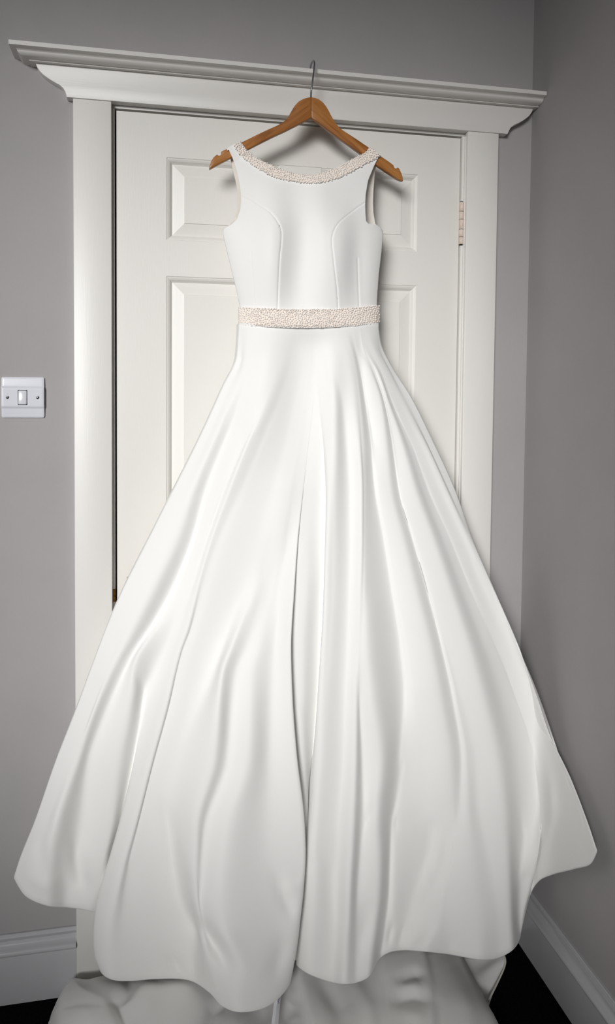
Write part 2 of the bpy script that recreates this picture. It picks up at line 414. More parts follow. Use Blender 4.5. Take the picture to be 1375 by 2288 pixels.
def hanger_arm(pts, tip):
    P = [at(*cr3(p), YHG) for p in pts]
    th = 0.0062
    bm = bmesh.new()
    def bow(x): return 0.010*abs(x-P[0][0])/0.22      # the arms sweep slightly back
    vs = [bm.verts.new((p[0], p[1]-th, p[2])) for p in P]; bm.faces.new(vs)
    ext = bmesh.ops.extrude_face_region(bm, geom=bm.faces[:])
    bmesh.ops.translate(bm, vec=(0, 2*th, 0), verts=[v for v in ext['geom'] if isinstance(v, bmesh.types.BMVert)])
    fe = [e for e in bm.edges if abs(e.verts[0].co.y-e.verts[1].co.y) < 1e-6]
    bmesh.ops.bevel(bm, geom=fe, offset=0.0022, segments=3, profile=0.5, affect='EDGES')
    bmesh.ops.recalc_face_normals(bm, faces=bm.faces)
    uvl = bm.loops.layers.uv.new('uv')
    c0 = Vector(P[0]); c1 = Vector(tip); ax = (c1-c0); ax.y = 0; ax.normalize(); ay = Vector((-ax.z, 0, ax.x))
    for f in bm.faces:
        for l in f.loops:
            d = l.vert.co-c0; l[uvl].uv = (d.dot(ax)+3.1*(ax.x > 0), d.dot(ay)+d.y*0.6)
    o = bm_obj('arm', bm, M_wood, hanger); smooth_by_angle(o, 42); return o
hanger_arm(LT+LB, at(*cr3((103, 712)), YHG)); hanger_arm(RT+RB, at(*cr3((1292, 785)), YHG))
hk = [(0.4083, YHG, 1.952), (0.4087, YHG, 1.972), (0.4100, YHG-0.001, 1.984), (0.4118, YHG-0.002, 2.000), (0.4137, YHG-0.002, 2.016),
      (0.4152, YHG-0.001, 2.030), (0.4158, -0.081, 2.0395), (0.4156, -0.074, 2.0445), (0.4150, -0.066, 2.0455), (0.4140, -0.0585, 2.0430), (0.4134, -0.0535, 2.0375), (0.4130, -0.051, 2.0320)]
hook = tube('hook', catmull(hk, 6), 0.00195, M_chrome, hanger, 14)
fer = tube('collar', [(0.4083, YHG, 1.958), (0.4083, YHG, 1.9605), (0.4083, YHG, 1.9615)], [0.0030, 0.0030, 0.0021], M_chrome, hook, 14)
adopt(hanger)

# ------------------------------------------------------------------ the wedding dress
dress = empty('wedding_dress', (0.41, -0.12, 0.0), 'ivory satin sleeveless ball gown with pearl neckline and pearl belt, hung before the door', 'wedding dress')
WY = 730.0
# every key is one fold line of the skirt from the waist to the hem: (name, line, hem point, hem height or depth, fold amplitude)
Z, D = 'z', 'd'
KEYS = [
 ('S0', [(536,728),(531,796),(500,865),(452,970),(350,1173),(262,1350),(166,1600),(125,1705),(78,1840),(44,1925)], (33,1960), (Z,.303), .0),
 ('L1', [(541,728),(541,796),(513,865),(468,970),(374,1173),(292,1350),(200,1600),(155,1705),(105,1840),(68,1940)], (58,1999), (Z,.274), -.006),
 ('R1', [(556,728),(548,800),(503,930),(432,1100),(399,1200),(352,1300),(302,1400),(250,1500),(207,1600),(174,1700),(125,1850),(108,1950)], (105,2020), (Z,.255), -.013),
 ('V1', [(575,728),(566,800),(522,930),(455,1100),(428,1200),(388,1300),(335,1400),(276,1500),(232,1600),(198,1700),(178,1850),(158,1950)], (150,2024), (Z,.238), .009),
 ('R2', [(590,728),(582,800),(537,930),(472,1100),(442,1200),(407,1300),(355,1400),(303,1483),(296,1541),(283,1614),(265,1704),(246,1846),(222,1950)], (197,2031), (Z,.226), -.012),
 ('V2', [(610,728),(600,800),(555,930),(489,1100),(457,1200),(423,1300),(384,1400),(347,1483),(325,1541),(312,1614),(298,1704),(268,1846),(243,1940)], (243,2050), (D,-.046), .008),
 ('S1', [(625,728),(614,800),(572,930),(502,1100),(467,1200),(436,1300),(402,1400),(373,1483),(348,1570),(324,1650),(307,1704),(270,1846),(230,1985),(216,2040),(210,2095),(212,2132)], (224,2163), (D,-.108), -.004),
 ('R3', [(649,728),(643,770),(608,876),(550,1004),(513,1100),(473,1209),(447,1296),(418,1409),(403,1450),(370,1585),(337,1705),(301,1846),(279,1922),(259,2009),(247,2080)], (250,2185), (Z,.112), -.013),
 ('V3', [(664,728),(659,770),(628,876),(572,1004),(532,1100),(484,1209),(455,1296),(425,1409),(409,1450),(376,1585),(343,1705),(308,1846),(290,1922),(277,2009),(274,2080)], (292,2188), (Z,.106), .000),
 ('M1', [(672,728),(668,770),(640,876),(588,1004),(552,1100),(506,1209),(478,1296),(445,1409),(430,1450),(398,1585),(366,1705),(340,1830),(328,1930),(320,2030)], (345,2184), (Z,.10), .003),
 ('V4', [(682,728),(676,800),(655,900),(602,1100),(545,1300),(478,1500),(402,1700),(379,1830),(391,1930),(405,2010),(432,2080)], (420,2186), (Z,.10), .010),
 ('R5', [(690,728),(685,800),(668,900),(625,1100),(578,1300),(518,1450),(499,1500),(478,1700),(440,1850),(437,2000),(448,2070)], (470,2215), (Z,.10), -.012),
 ('V5', [(694,728),(690,800),(675,900),(637,1100),(594,1300),(545,1450),(526,1500),(506,1700),(458,1850),(448,2000),(464,2080)], (500,2246), (Z,.10), .006),
 ('R6', [(697,728),(694,800),(682,900),(648,1100),(612,1300),(582,1450),(568,1500),(556,1700),(515,1850),(500,2000),(528,2150)], (540,2258), (Z,.10), -.004),
 ('V6', [(699,728),(697,800),(690,900),(658,1100),(628,1300),(612,1450),(608,1500),(603,1700),(600,1850),(612,1960),(622,2060)], (598,2245), (Z,.10), .008),
 ('R7', [(702,728),(701,800),(699,900),(688,1000),(676,1100),(664,1210),(656,1320),(649,1450),(652,1559),(661,1683),(679,1846),(681,1905),(676,1995),(668,2065),(662,2115)], (646,2198), (Z,.10), -.015),
 ('V7', [(703,728),(702,800),(700,900),(689,1000),(676,1100),(662,1210),(652,1320),(642,1450),(644,1559),(650,1683),(664,1846),(668,1905),(664,1995),(660,2065),(655,2105)], (655,2145), (D,-.165), .002),
 ('F1', [(704,728),(704,800),(705,900),(702,1000),(697,1100),(690,1210),(684,1320),(677,1450),(676,1559),(679,1683),(684,1800),(686,1905),(682,1995),(676,2065),(670,2105)], (668,2140), (D,-.155), .000),
 ('VS', [(705,728),(706,800),(712,900),(722,1000),(727,1100),(726,1245),(720,1391),(716,1470),(707,1600),(697,1700),(690,1777),(689,1850),(690,1905),(687,2000),(680,2090)], (676,2138), (D,-.125), .022),
 ('E0', [(706,728),(711,800),(721,900),(730,1000),(733,1100),(729,1245),(724,1391),(720,1450),(712,1574),(704,1700),(698,1790),(691,1852),(686,1901),(679,2005),(669,2079)], (663,2150), (Z,.11), -.002),
 ('R8', [(709,728),(722,780),(735,830),(747,900),(749,1000),(747,1100),(746,1200),(745,1300),(737,1450),(729,1550),(722,1700),(712,1850),(702,2000),(694,2080)], (690,2172), (Z,.11), -.018),
 ('V8', [(718,728),(735,780),(752,830),(766,900),(775,1000),(780,1100),(780,1200),(778,1300),(772,1450),(768,1550),(764,1700),(752,1850),(750,2000),(748,2080)], (742,2191), (Z,.11), .010),
 ('R9', [(745,728),(770,780),(782,830),(792,900),(803,1000),(808,1100),(808,1200),(806,1300),(800,1450),(796,1550),(794,1700),(788,1850),(780,2000)], (772,2195), (Z,.11), -.012),
 ('V9', [(758,728),(780,780),(792,830),(801,900),(808,1000),(812,1100),(812,1200),(811,1300),(806,1450),(804,1550),(810,1700),(812,1800),(806,1900),(800,2000)], (797,2192), (Z,.11), .003),
 ('R9b', [(766,728),(786,780),(797,830),(806,900),(814,1000),(817,1100),(817,1200),(817,1300),(822,1450),(832,1550),(851,1700),(842,1830),(846,1920),(844,2000),(836,2060)], (822,2181), (Z,.11), -.014),
 ('V10', [(780,728),(792,780),(804,830),(815,900),(828,1000),(838,1100),(855,1200),(870,1300),(892,1450),(900,1550),(892,1700),(874,1850),(868,2000),(860,2070)], (850,2137), (Z,.115), .012),
 ('R10', [(784,728),(795,780),(808,830),(819,900),(832,1000),(843,1100),(861,1200),(877,1300),(904,1450),(913,1550),(910,1700),(888,1850),(884,2000),(880,2070)], (872,2124), (Z,.12), -.002),
 ('V11', [(787,728),(798,780),(812,830),(823,900),(836,1000),(848,1100),(867,1200),(884,1300),(916,1450),(930,1550),(945,1700),(942,1850),(932,1950),(914,2030),(900,2080)], (898,2120), (Z,.125), .006),
 ('R11', [(800,728),(806,780),(828,830),(850,900),(863,1000),(873,1100),(899,1200),(924,1300),(962,1450),(981,1550),(1006,1700),(1012,1830),(1004,1920),(988,2000),(975,2070)], (955,2123), (Z,.13), -.022),
 ('V12a', [(803,728),(812,780),(834,830),(858,900),(877,1000),(892,1100),(921,1200),(950,1300),(988,1450),(1009,1550),(1030,1700),(1024,1810),(1014,1911),(1007,1984),(1000,2060)], (1000,2128), (Z,.135), .011),
 ('R12a', [(804,728),(813,780),(836,830),(860,900),(880,1000),(895,1100),(925,1200),(954,1300),(994,1450),(1018,1550),(1044,1700),(1047,1802),(1056,1883),(1068,1976),(1084,2056)], (1078,2141), (Z,.135), -.001),
 ('V12b', [(805,728),(814,780),(838,830),(862,900),(883,1000),(899,1100),(929,1200),(959,1300),(1000,1450),(1027,1550),(1060,1700),(1068,1802),(1083,1883),(1098,1976),(1110,2056)], (1112,2138), (Z,.135), .009),
 ('R13', [(807,728),(817,780),(843,830),(868,900),(900,1000),(928,1100),(964,1200),(998,1300),(1048,1450),(1076,1550),(1112,1700),(1128,1850),(1135,1950),(1138,2050)], (1142,2123), (Z,.135), -.020),
 ('V13', [(809,728),(821,780),(847,830),(872,900),(914,1000),(947,1100),(988,1200),(1026,1300),(1084,1450),(1118,1550),(1154,1700),(1166,1850),(1161,1950),(1157,2050)], (1160,2098), (Z,.135), .010),
 ('S2', [(811,728),(824,780),(850,830),(875,900),(920,1000),(956,1100),(1000,1200),(1040,1300),(1103,1450),(1142,1550),(1188,1700),(1203,1820),(1199,1900),(1184,1985),(1171,2035)], (1166,2070), (Z,.15), .002),
 ('V14', [(813,728),(827,780),(853,830),(880,900),(926,1000),(965,1100),(1010,1200),(1051,1300),(1115,1450),(1154,1550),(1202,1700),(1215,1790),(1209,1860),(1197,1930)], (1187,1992), (Z,.215), .011),
 ('R14', [(820,728),(834,775),(860,830),(890,900),(940,1000),(984,1100),(1030,1200),(1073,1300),(1138,1450),(1178,1550),(1224,1700),(1236,1770),(1236,1820),(1222,1880),(1207,1930)], (1204,1966), (Z,.245), .0035),
 ('V15', [(830,728),(841,775),(868,830),(902,900),(955,1000),(1000,1100),(1044,1200),(1087,1300),(1152,1450),(1195,1550),(1243,1700),(1262,1790),(1262,1860),(1243,1925)], (1232,1952), (Z,.285), .009),
 ('W1', [(838,728),(846,775),(872,830),(910,900),(958,1000),(1004,1100),(1050,1200),(1094,1300),(1160,1450),(1203,1550),(1254,1700),(1284,1790),(1300,1870),(1292,1910)], (1285,1938), (Z,.345), -.001),
 ('W2', [(841,728),(847,770),(873,824),(914,894),(962,992),(1009,1095),(1052,1200),(1096,1302),(1161,1451),(1203,1558),(1240,1666),(1281,1765),(1310,1858),(1318,1895)], (1321,1926), (Z,.385), -.001),
 ('S3', [(843,728),(848,765),(872,817),(917,888),(965,985),(1013,1090),(1053,1200),(1098,1305),(1161,1452),(1203,1565),(1225,1632),(1277,1743),(1317,1848)], (1334,1900), (Z,.41), -.001),
]
YWC = lambda px: -0.086-0.050*math.sqrt(max(0.0, 1-((px-690)/162.0)**2))
XLIM = XC-0.008
ONSET = {'R10': (.72, .9), 'R12a': (.70, .9), 'V9': (.5, .72), 'R2': (.48, .62), 'V13': (.66, .85), 'S2': (.72, .9), 'V15': (.74, .9), 'R5': (.36, .62), 'V5': (.36, .62), 'R6': (.36, .62), 'V6': (.28, .52), 'R7': (.22, .5), 'V7': (.22, .5), 'F1': (.22, .5), 'V3': (.12, .38)}
MEAN = {'R11': -.185, 'V12a': -.182, 'R12a': -.180, 'V12b': -.178, 'R13': -.168, 'V13': -.155, 'S2': -.148, 'V14': -.143, 'R14': -.128, 'V15': -.112, 'W1': -.095, 'W2': -.083, 'S3': -.075, 'V11': -.186, 'R10': -.187, 'V10': -.188}
SHARP = ('R3', 'V3', 'R7', 'V7', 'F1', 'VS', 'E0')
def skirt():
    hemY = []
    for k in KEYS:
        (hx_, hy_), (kind, val) = k[2], k[3]
        y = atz(hx_, hy_, val)[1] if kind == Z else val
        hemY.append(y)
    hx_ = np.array([k[2][0] for k in KEYS], float); hemY = np.array(hemY)
    mean = []
    for x in hx_:
        w = np.exp(-0.5*((hx_-x)/110.0)**2); mean.append((w*hemY).sum()/w.sum())
    NR = 118; taus = np.linspace(0, 1, NR)
    table = np.zeros((NR, len(KEYS), 3)); base = np.zeros((NR, len(KEYS))); ampl = np.zeros((NR, len(KEYS)))
    for j, k in enumerate(KEYS):
        pts = sorted(set(k[1]+[k[2]]), key=lambda q: q[1])
        fx = pchip([q[1] for q in pts], [q[0] for q in pts])
        y0 = pts[0][1]-6; hy_ = k[2][1]
        yw = YWC(k[1][0][0])
        for i, t in enumerate(taus):
            py = y0+(hy_-y0)*t
            env = float(sstep(0.03, 0.42, t))*(1-0.55*float(sstep(0.86, 1, t)))
            mj = MEAN.get(k[0], mean[j])
            Y = yw+(mj-yw)*t**0.92+(hemY[j]-mj)*t**3.2+k[4]*env
            table[i, j] = (float(fx(py)), py, Y)
            gain = 1.0 if k[0] in SHARP else (1.35 if k[2][0] < 680 else 1.8)
            base[i, j] = Y-k[4]*env; ampl[i, j] = k[4]*env*gain
    names = [k[0] for k in KEYS]
    solid = [j for j, nm in enumerate(names) if nm not in ONSET]
    for i in range(NR):
        lim_a = ampl[i].copy()
        xs_ = table[i, :, 0]
        for it in range(30):
            for q in range(len(solid)-1):
                j, j2 = solid[q], solid[q+1]
                if names[j] in SHARP and names[j2] in SHARP: continue
                mx = 0.60*max(xs_[j2]-xs_[j], 0.0)*0.00092+0.0003
                df = lim_a[j2]-lim_a[j]
                if abs(df) > mx:
                    ex_ = (abs(df)-mx)*0.5*math.copysign(1, df); lim_a[j] += ex_; lim_a[j2] -= ex_
        for j, nm in enumerate(names):
            if nm in ONSET:
                l_ = max(q for q in solid if q < j); r_ = min(q for q in solid if q > j)
                xl_, xr_ = table[i, l_, 0], table[i, r_, 0]
                f_ = min(1.0, max(0.0, (table[i, j, 0]-xl_)/max(xr_-xl_, 1.0)))
                o_ = float(sstep(*ONSET[nm], taus[i]))
                lim_a[j] = (lim_a[l_]*(1-f_)+lim_a[r_]*f_)*(1-o_)+ampl[i, j]*o_
        for j, k in enumerate(KEYS):
            Y = base[i, j]+lim_a[j]
            px_, py_ = table[i, j, 0], table[i, j, 1]
            lim = atx(px_, py_, XC-0.016-0.010*float(sstep(0.0, 1.0, taus[i])))[1] if px_ > 950 else 9.0
            if lim < 0.3:
                q_ = 0.02; hh = max(q_-abs(Y-lim), 0)/q_
                Y = min(Y, lim)-hh*hh*q_*0.25
            table[i, j, 2] = Y
    # smooth cloth between the fold lines: centripetal interpolation of picture position and depth
    PER = 7; n = len(KEYS)
    cols = []
    for j in range(n-1):
        for s in range(PER): cols.append((j, s/PER))
    cols.append((n-2, 1.0))
    G = np.zeros((NR, len(cols), 3))
    for i in range(NR):
        P = table[i].copy(); P3 = P*np.array([1, 1, 1000.0])
        kn_ = [0.0]
        for j in range(n-1): kn_.append(kn_[-1]+max(3.0, np.linalg.norm(P3[j+1]-P3[j]))**0.5)
        kn_ = np.array(kn_)
        m = np.zeros((n, 3))
        for j in range(1, n-1):
            h0, h1 = kn_[j]-kn_[j-1], kn_[j+1]-kn_[j]
            m[j] = (P[j]-P[j-1])/h0*(h1/(h0+h1))+(P[j+1]-P[j])/h1*(h0/(h0+h1))
            d0, d1 = P[j, 2]-P[j-1, 2], P[j+1, 2]-P[j, 2]
            if d0*d1 <= 0: m[j, 2] *= 0.0
        for c, (j, s) in enumerate(cols):
            h = kn_[j+1]-kn_[j]; t2 = s*s; t3 = t2*s
            G[i, c] = (2*t3-3*t2+1)*P[j]+(t3-2*t2+s)*h*m[j]+(-2*t3+3*t2)*P[j+1]+(t3-t2)*h*m[j+1]
    px, py, Y = G[..., 0], G[..., 1], G[..., 2]
    for pts, wid, amp in WRINKLES:
        d, sg, fr = poly_dist(px, py, pts)
        taper = np.sin(np.pi*np.clip(fr*0.96+0.02, 0, 1))**0.7
        Y += amp*np.exp(-0.5*(d/wid)**2)*taper
    # to the room, kept clear of the right-hand wall
    verts = np.zeros_like(G)
    for i in range(NR):
        for c in range(len(cols)):
            p = at(px[i, c], py[i, c], Y[i, c])
            if p[0] > XLIM:
                p = atx(px[i, c], py[i, c], XLIM)
            verts[i, c] = p
    hem = verts[-1]
    # normals in plan for the turned-under hem
    jw = names.index('V14'); csc = np.array([1.0 if j < jw else 0.25 for (j, s_) in cols]); csc = np.convolve(np.pad(csc, 7, 'edge'), np.ones(15)/15, 'valid')
    curl = []
    for (dy, dz) in ((0.0025, -0.0035), (0.008, -0.005), (0.014, -0.003), (0.017, 0.001)):
        r = hem.copy(); r[:, 1] += dy*csc; r[:, 2] += dz*(0.4+0.6*csc); curl.append(r)
    rows = [verts[i] for i in range(NR)]+curl
    # the back of the skirt closes the ring, close to the door
    first = np.array([r[0] for r in rows]); last = np.array([r[-1] for r in rows])
    full = []
    for i, r in enumerate(rows):
        t = min(1.0, i/(NR-1))
        a, b_ = r[0], r[-1]
        bl_ = []
        yb_ = -0.058+0.018*t
        for q in (0.2, 0.45, 0.75, 1.0): bl_.append((min(b_[0]+0.006*min(1, q*4), XC-0.004), b_[1]+(yb_-b_[1])*q, b_[2]))
        for q in range(1, 10):
            s = q/10; bl_.append((b_[0]+(a[0]-b_[0])*s, yb_, b_[2]+(a[2]-b_[2])*s))
        for q in (1.0, 0.75, 0.45, 0.2): bl_.append((a[0], a[1]+(yb_-a[1])*q, a[2]))
        full.append(list(map(tuple, r))+bl_)
    nc = len(full[0])
    flat = [v for r in full for v in r]
    o = mesh_obj('skirt', flat, grid_faces(len(full), nc, True), M_satin, dress)
    md = o.modifiers.new('thickness', 'SOLIDIFY'); md.thickness = 0.0018; md.offset = 1.0
    return o
WRINKLES = [
 ([(170,1875),(172,1920),(180,1960),(192,1985)], 9, .010), ([(150,1870),(152,1920),(158,1965)], 8, -.005), ([(196,1880),(200,1930),(206,1975)], 9, -.006),
 ([(92,1870),(95,1915),(105,1945),(135,1955)], 9, .006), ([(62,1950),(90,1975),(130,1985)], 8, -.004),
 ([(366,1790),(374,1825),(382,1860),(390,1930),(402,2000),(430,2060),(465,2085)], 10, .011), ([(400,1850),(412,1930),(425,2010)], 12, -.006), ([(691,735),(688,775),(680,850),(668,960),(648,1090)], 36, .021), ([(795,765),(805,825),(816,900),(830,990)], 9, .006), ([(742,770),(750,850),(752,950)], 12, -.005), ([(618,800),(590,880),(548,1000),(505,1110)], 26, -.008),
 ([(445,2055),(475,2098),(500,2135),(522,2185)], 13, .024), ([(470,2060),(505,2100),(535,2150)], 14, -.006), ([(432,2100),(440,2140)], 10, .004),
 ([(368,2120),(392,2150),(405,2172)], 6, .010), ([(388,2120),(405,2145),(418,2170)], 5, -.004), ([(420,2130),(432,2158),(440,2180)], 6, .009),
 ([(616,1947),(640,2010),(655,2050)], 9, .008), ([(640,1960),(655,2000)], 8, -.004), ([(640,2090),(625,2140),(605,2190)], 14, .008),
 ([(812,1850),(825,1825),(838,1800)], 4, .005), ([(882,1850),(888,1835)], 3, .003),
 ([(868,2105),(872,2085),(880,2065)], 4, .006), ([(888,2112),(897,2085),(908,2065)], 4, .006), ([(908,2112),(930,2088),(948,2070)], 5, .005), ([(1000,2115),(1012,2095),(1025,2080)], 4, .004),
 ([(985,1840),(979,1900),(968,1945),(948,1985),(925,2030)], 5, -.006), ([(970,1830),(962,1900),(948,1940)], 8, .005),
 ([(300,1490),(318,1540),(310,1610)], 8, .006), ([(1150,1780),(1163,1830),(1171,1870),(1167,1930)], 3.5, .005), ([(1140,1800),(1155,1850)], 6, -.004),
 ([(1203,1680),(1225,1750),(1229,1810),(1214,1880),(1197,1940)], 13, -.020), ([(740,1900),(745,2000),(760,2080)], 16, .008), ([(830,2010),(820,2070),(800,2130)], 14, .008), ([(610,1200),(600,1290),(590,1400)], 16, .004),
]
skirt()

# ---- bodice
NECK_UP = [(537,316),(554,337.5),(579,356),(600,366.5),(620,375),(640,382),(658,387.5),(677,390.2),(695,390.7),(712,388.5),(729.5,384),(746,378),(761,370),(778,361),(795,351.6),(808,345.5),(817,340.6),(822,335),(826.5,328)]
NECK_LO = [(521.6,323.5),(532.5,340.6),(544,352),(557.5,362.5),(571,372.5),(585.7,381),(602,390),(620,397),(638,402),(657.6,404.7),(677,407.3),(695,408),(714,407.3),(732.7,404.7),(751,399),(770,390.7),(789,382),(807.7,372),(825,362),(842,351.6)]
ARM_L = [(508,331),(512,336),(520,353),(529.4,381),(536.6,415.7),(538.8,434.5),(539,452),(537,469),(529.4,490.7),(517,501.7),(501,511),(498.8,515.8)]
SIDE_L = [(498.8,515.8),(500,528),(504.4,547),(517,600),(528,644),(538,690)]
ARM_R = [(850,346),(846.8,350),(835.8,372),(823,403),(817.7,434.5),(816.6,456),(817,475),(818.6,494),(823,499.5),(842,503),(850,507.5),(854,515)]
SIDE_R = [(854,515),(856,525),(853,559.5),(846.8,612.7),(843.7,653),(842,688)]
xl_f = interp([(300,505),(331,508),(515.8,498.8),(528,500),(547,504.4),(600,517),(644,528),(690,538),(735,536)])
xr_f = interp([(300,853),(346,850),(515,854),(525,856),(559.5,853),(612.7,846.8),(653,843.7),(688,843),(735,846)])
DEP = pchip([300, 330, 400, 500, 600, 690, 745], [0.010, 0.011, 0.027, 0.048, 0.054, 0.050, 0.049])
def body_Y(px, py):
    a, b_ = float(xl_f(py)), float(xr_f(py))
    s = np.clip((px-(a+b_)/2)/((b_-a)/2*1.035), -1, 1)
    dep = float(DEP(py))
    y = -0.0865-dep*math.sqrt(max(0.0, 1-s*s))
    y = min(y, -0.0955+0.009*float(sstep(345, 500, py)))
    # princess-line fullness, hollow between the cups
    def g(cx0, cy0, sx, sy): return math.exp(-0.5*((px-cx0)/sx)**2-0.5*((py-cy0)/sy)**2)
    y += -0.012*g(612, 520, 28, 62)-0.011*g(756, 530, 26, 62)+0.010*g(672, 545, 26, 95)-0.004*g(720, 560, 16, 80)
    y += -0.006*g(612, 620, 24, 60)-0.006*g(752, 630, 20, 60)+0.006*g(797, 590, 17, 70)+0.005*g(560, 470, 30, 36)
    y += 0.006*g(655, 640, 24, 50)-0.004*g(700, 470, 30, 60)+0.004*g(640, 440, 30, 30)+0.004*g(765, 450, 30, 30)
    return y
SEAMS = [([(540,434.5),(556,442),(573,453),(590,464),(604.5,475),(615,487),(623,500),(628,512),(629.5,525),(628.5,545),(626,566),(623,613),(620.7,690)], 1.5, .0011),
         ([(817.7,452),(803,461),(789,472),(774,483),(761,494),(751,506),(745,519),(742,534),(742.7,550),(748,600),(753,644),(756,690)], 1.4, .0010),
         ([(561,560),(563,590),(567,640),(570,690)], 1.3, .0004), ([(799,575),(801,644),(803,690)], 1.4, .0008)]
EDGE_SEAM = []
def body_sheet(name, poly, yfun, mat, step=3.0, seams=(), off=0.0, thick=0.0016, extra=()):
    bd = densify(poly, step*0.9, True)
    xs = [p[0] for p in poly]; ys = [p[1] for p in poly]
    pts = []
    bdn = np.array(bd)
    y = min(ys)+step*0.5; r = 0
    while y < max(ys):
        x = min(xs)+(r % 2)*step*0.5
        while x < max(xs):
            if inside((x, y), poly) and np.min(np.hypot(bdn[:, 0]-x, bdn[:, 1]-y)) > step*0.8: pts.append((x, y))
            x += step
        y += step*0.866; r += 1
    for i in range(len(bd)):            # a close inner ring keeps the rolled edge even
        t_ = bdn[(i+1) % len(bd)]-bdn[i-1]; t_ = t_/max(np.linalg.norm(t_), 1e-6)
        for o_ in (1.3, -1.3):
            q = (float(bdn[i][0]-t_[1]*o_), float(bdn[i][1]+t_[0]*o_))
            if inside(q, poly) and np.min(np.hypot(bdn[:, 0]-q[0], bdn[:, 1]-q[1])) > 1.1: pts.append(q)
    pts += list(extra)
    v2, faces = cdt(bd, pts)
    arr = np.array(v2); dy = np.zeros(len(arr))
    for pl, w, a in seams:
        d, sg, fr = poly_dist(arr[:, 0], arr[:, 1], pl)
        dy += a*np.exp(-0.5*(d/w)**2)-0.5*a*np.exp(-0.5*((d-w*2.4)/(w*1.6))**2)
    verts = [at(p[0], p[1], yfun(p[0], p[1])+dy[i]+off) for i, p in enumerate(v2)]
    o = mesh_obj(name, verts, faces, mat, dress)
    # make all faces look at the camera side
    if thick:
        md = o.modifiers.new('thickness', 'SOLIDIFY'); md.thickness = thick; md.offset = 0.0
    return o
front = list(reversed(ARM_L))+[(521.6, 323.0)]+NECK_UP+ARM_R+SIDE_R[1:]+[(760,691),(690,693),(610,692)]+list(reversed(SIDE_L))[:-1]
# extra points tight along the seams so that the grooves stay crisp
ex = []
for pl, w, a in SEAMS:
    dp = densify(pl, 2.2)
    for i, p in enumerate(dp[1:-1]):
        t = np.array(dp[i+2])-np.array(dp[i]); t = t/np.linalg.norm(t); nrm = np.array([-t[1], t[0]])
        for o_ in (-2.6, -1.2, 0, 1.2, 2.6):
            q = np.array(p)+nrm*o_
            ex.append((float(q[0]), float(q[1])))
ex = [q for q in ex if inside(q, front)]
bod = body_sheet('bodice', front, body_Y, M_satin, 3.6, SEAMS, extra=ex); bod['label'] = 'fitted bodice with curved princess seams'
def back_Y(px, py):
    a, b_ = float(xl_f(py)), float(xr_f(py))
    s = np.clip((px-(a+b_)/2)/((b_-a)/2), -1, 1)
    return -0.0745+0.020*float(sstep(345, 520, py))*math.sqrt(max(0.0, 1-s*s))
back = [(509,334),(516,358),(522,385),(529,415),(533,445),(531,470),(522,492),(503,512),(508,550),(519,600),(530,644),(540,690),(690,692),(840,688),(842,653),(845,612),(851,560),(853,525),(850,510),(839,500),(835,475),(834,450),(835,425),(838,385),(843,360),(849,347),(834,340),(812,400),(775,480),(690,530),(605,480),(560,400),(532,330)]
bk = body_sheet('back_panel', back, back_Y, M_satin_in, 9.0); bk['label'] = 'beige-lined back of the bodice seen through the armhole'
# shoulder straps folded over the hanger
def strap(pa, pb):
    verts = []; n = 7; prof_ = [(-0.0955, 0.0), (-0.0952, 0.0022), (-0.0925, 0.0046), (-0.086, 0.0056), (-0.079, 0.0046), (-0.0752, 0.002), (-0.0742, -0.004)]
    for i in range(n):
        s = i/(n-1); q = at(pa[0]+(pb[0]-pa[0])*s, pa[1]+(pb[1]-pa[1])*s+1.5, -0.0955)
        for (y, dz) in prof_: verts.append((q[0]+(y+0.0955)*0.05, y, q[2]+dz-0.0035))
    o = mesh_obj('strap', verts, grid_faces(n, len(prof_)), M_satin, dress)
    md = o.modifiers.new('thickness', 'SOLIDIFY'); md.thickness = 0.0014; md.offset = 0
strap((508, 331.5), (537.5, 316)); strap((826, 328.5), (850, 347))

# ---- pearl work: a backing band with its pearls as children
def ico():
    bm = bmesh.new(); bmesh.ops.create_icosphere(bm, subdivisions=1, radius=1.0)
    v = [tuple(x.co) for x in bm.verts]; f = [tuple(q.index for q in p.verts) for p in bm.faces]; bm.free(); return np.array(v), f
ICO_V, ICO_F = ico()
def pearls(parent, poly, yfun, mind, rpx, seed, label):
    rng = np.random.RandomState(seed); xs = [p[0] for p in poly]; ys = [p[1] for p in poly]
    cell = {}; pts = []
    tries = 60000
    X = rng.uniform(min(xs), max(xs), tries); Yy = rng.uniform(min(ys), max(ys), tries)
    for x, y in zip(X, Yy):
        k = (int(x//mind), int(y//mind)); ok = True
        for a in (-1, 0, 1):
            for b_ in (-1, 0, 1):
                for q in cell.get((k[0]+a, k[1]+b_), ()):
                    if (q[0]-x)**2+(q[1]-y)**2 < mind*mind: ok = False; break
                if not ok: break
            if not ok: break
        if ok and inside((x, y), poly): cell.setdefault(k, []).append((x, y)); pts.append((x, y))
    V = []; F = []
    for (x, y) in pts:
        c = at(x, y, yfun(x, y)-0.0007); r = rpx*0.00093*rng.uniform(0.82, 1.12)
        b0 = len(V); V += [tuple(c+ICO_V[i]*r) for i in range(len(ICO_V))]; F += [tuple(b0+i for i in f) for f in ICO_F]
    o = mesh_obj('pearls', V, F, M_pearl, parent); o['kind'] = 'stuff'; o['label'] = label
    return len(pts)
band_poly = NECK_UP+[(850, 346)]+list(reversed(NECK_LO))[0:]
nb = body_sheet('neckline_band', band_poly, lambda x, y: body_Y(x, y)-0.0026, M_band, 4.0, thick=0.0012); nb['label'] = 'scooped neckline band sewn with seed pearls'
pearls(nb, [(p[0], p[1]-0.8) for p in NECK_UP]+[(850.5, 346)]+[(p[0], p[1]+0.8) for p in reversed(NECK_LO)], lambda x, y: body_Y(x, y)-0.0034, 3.8, 2.2, 3, 'tiny cream pearls of the neckline')
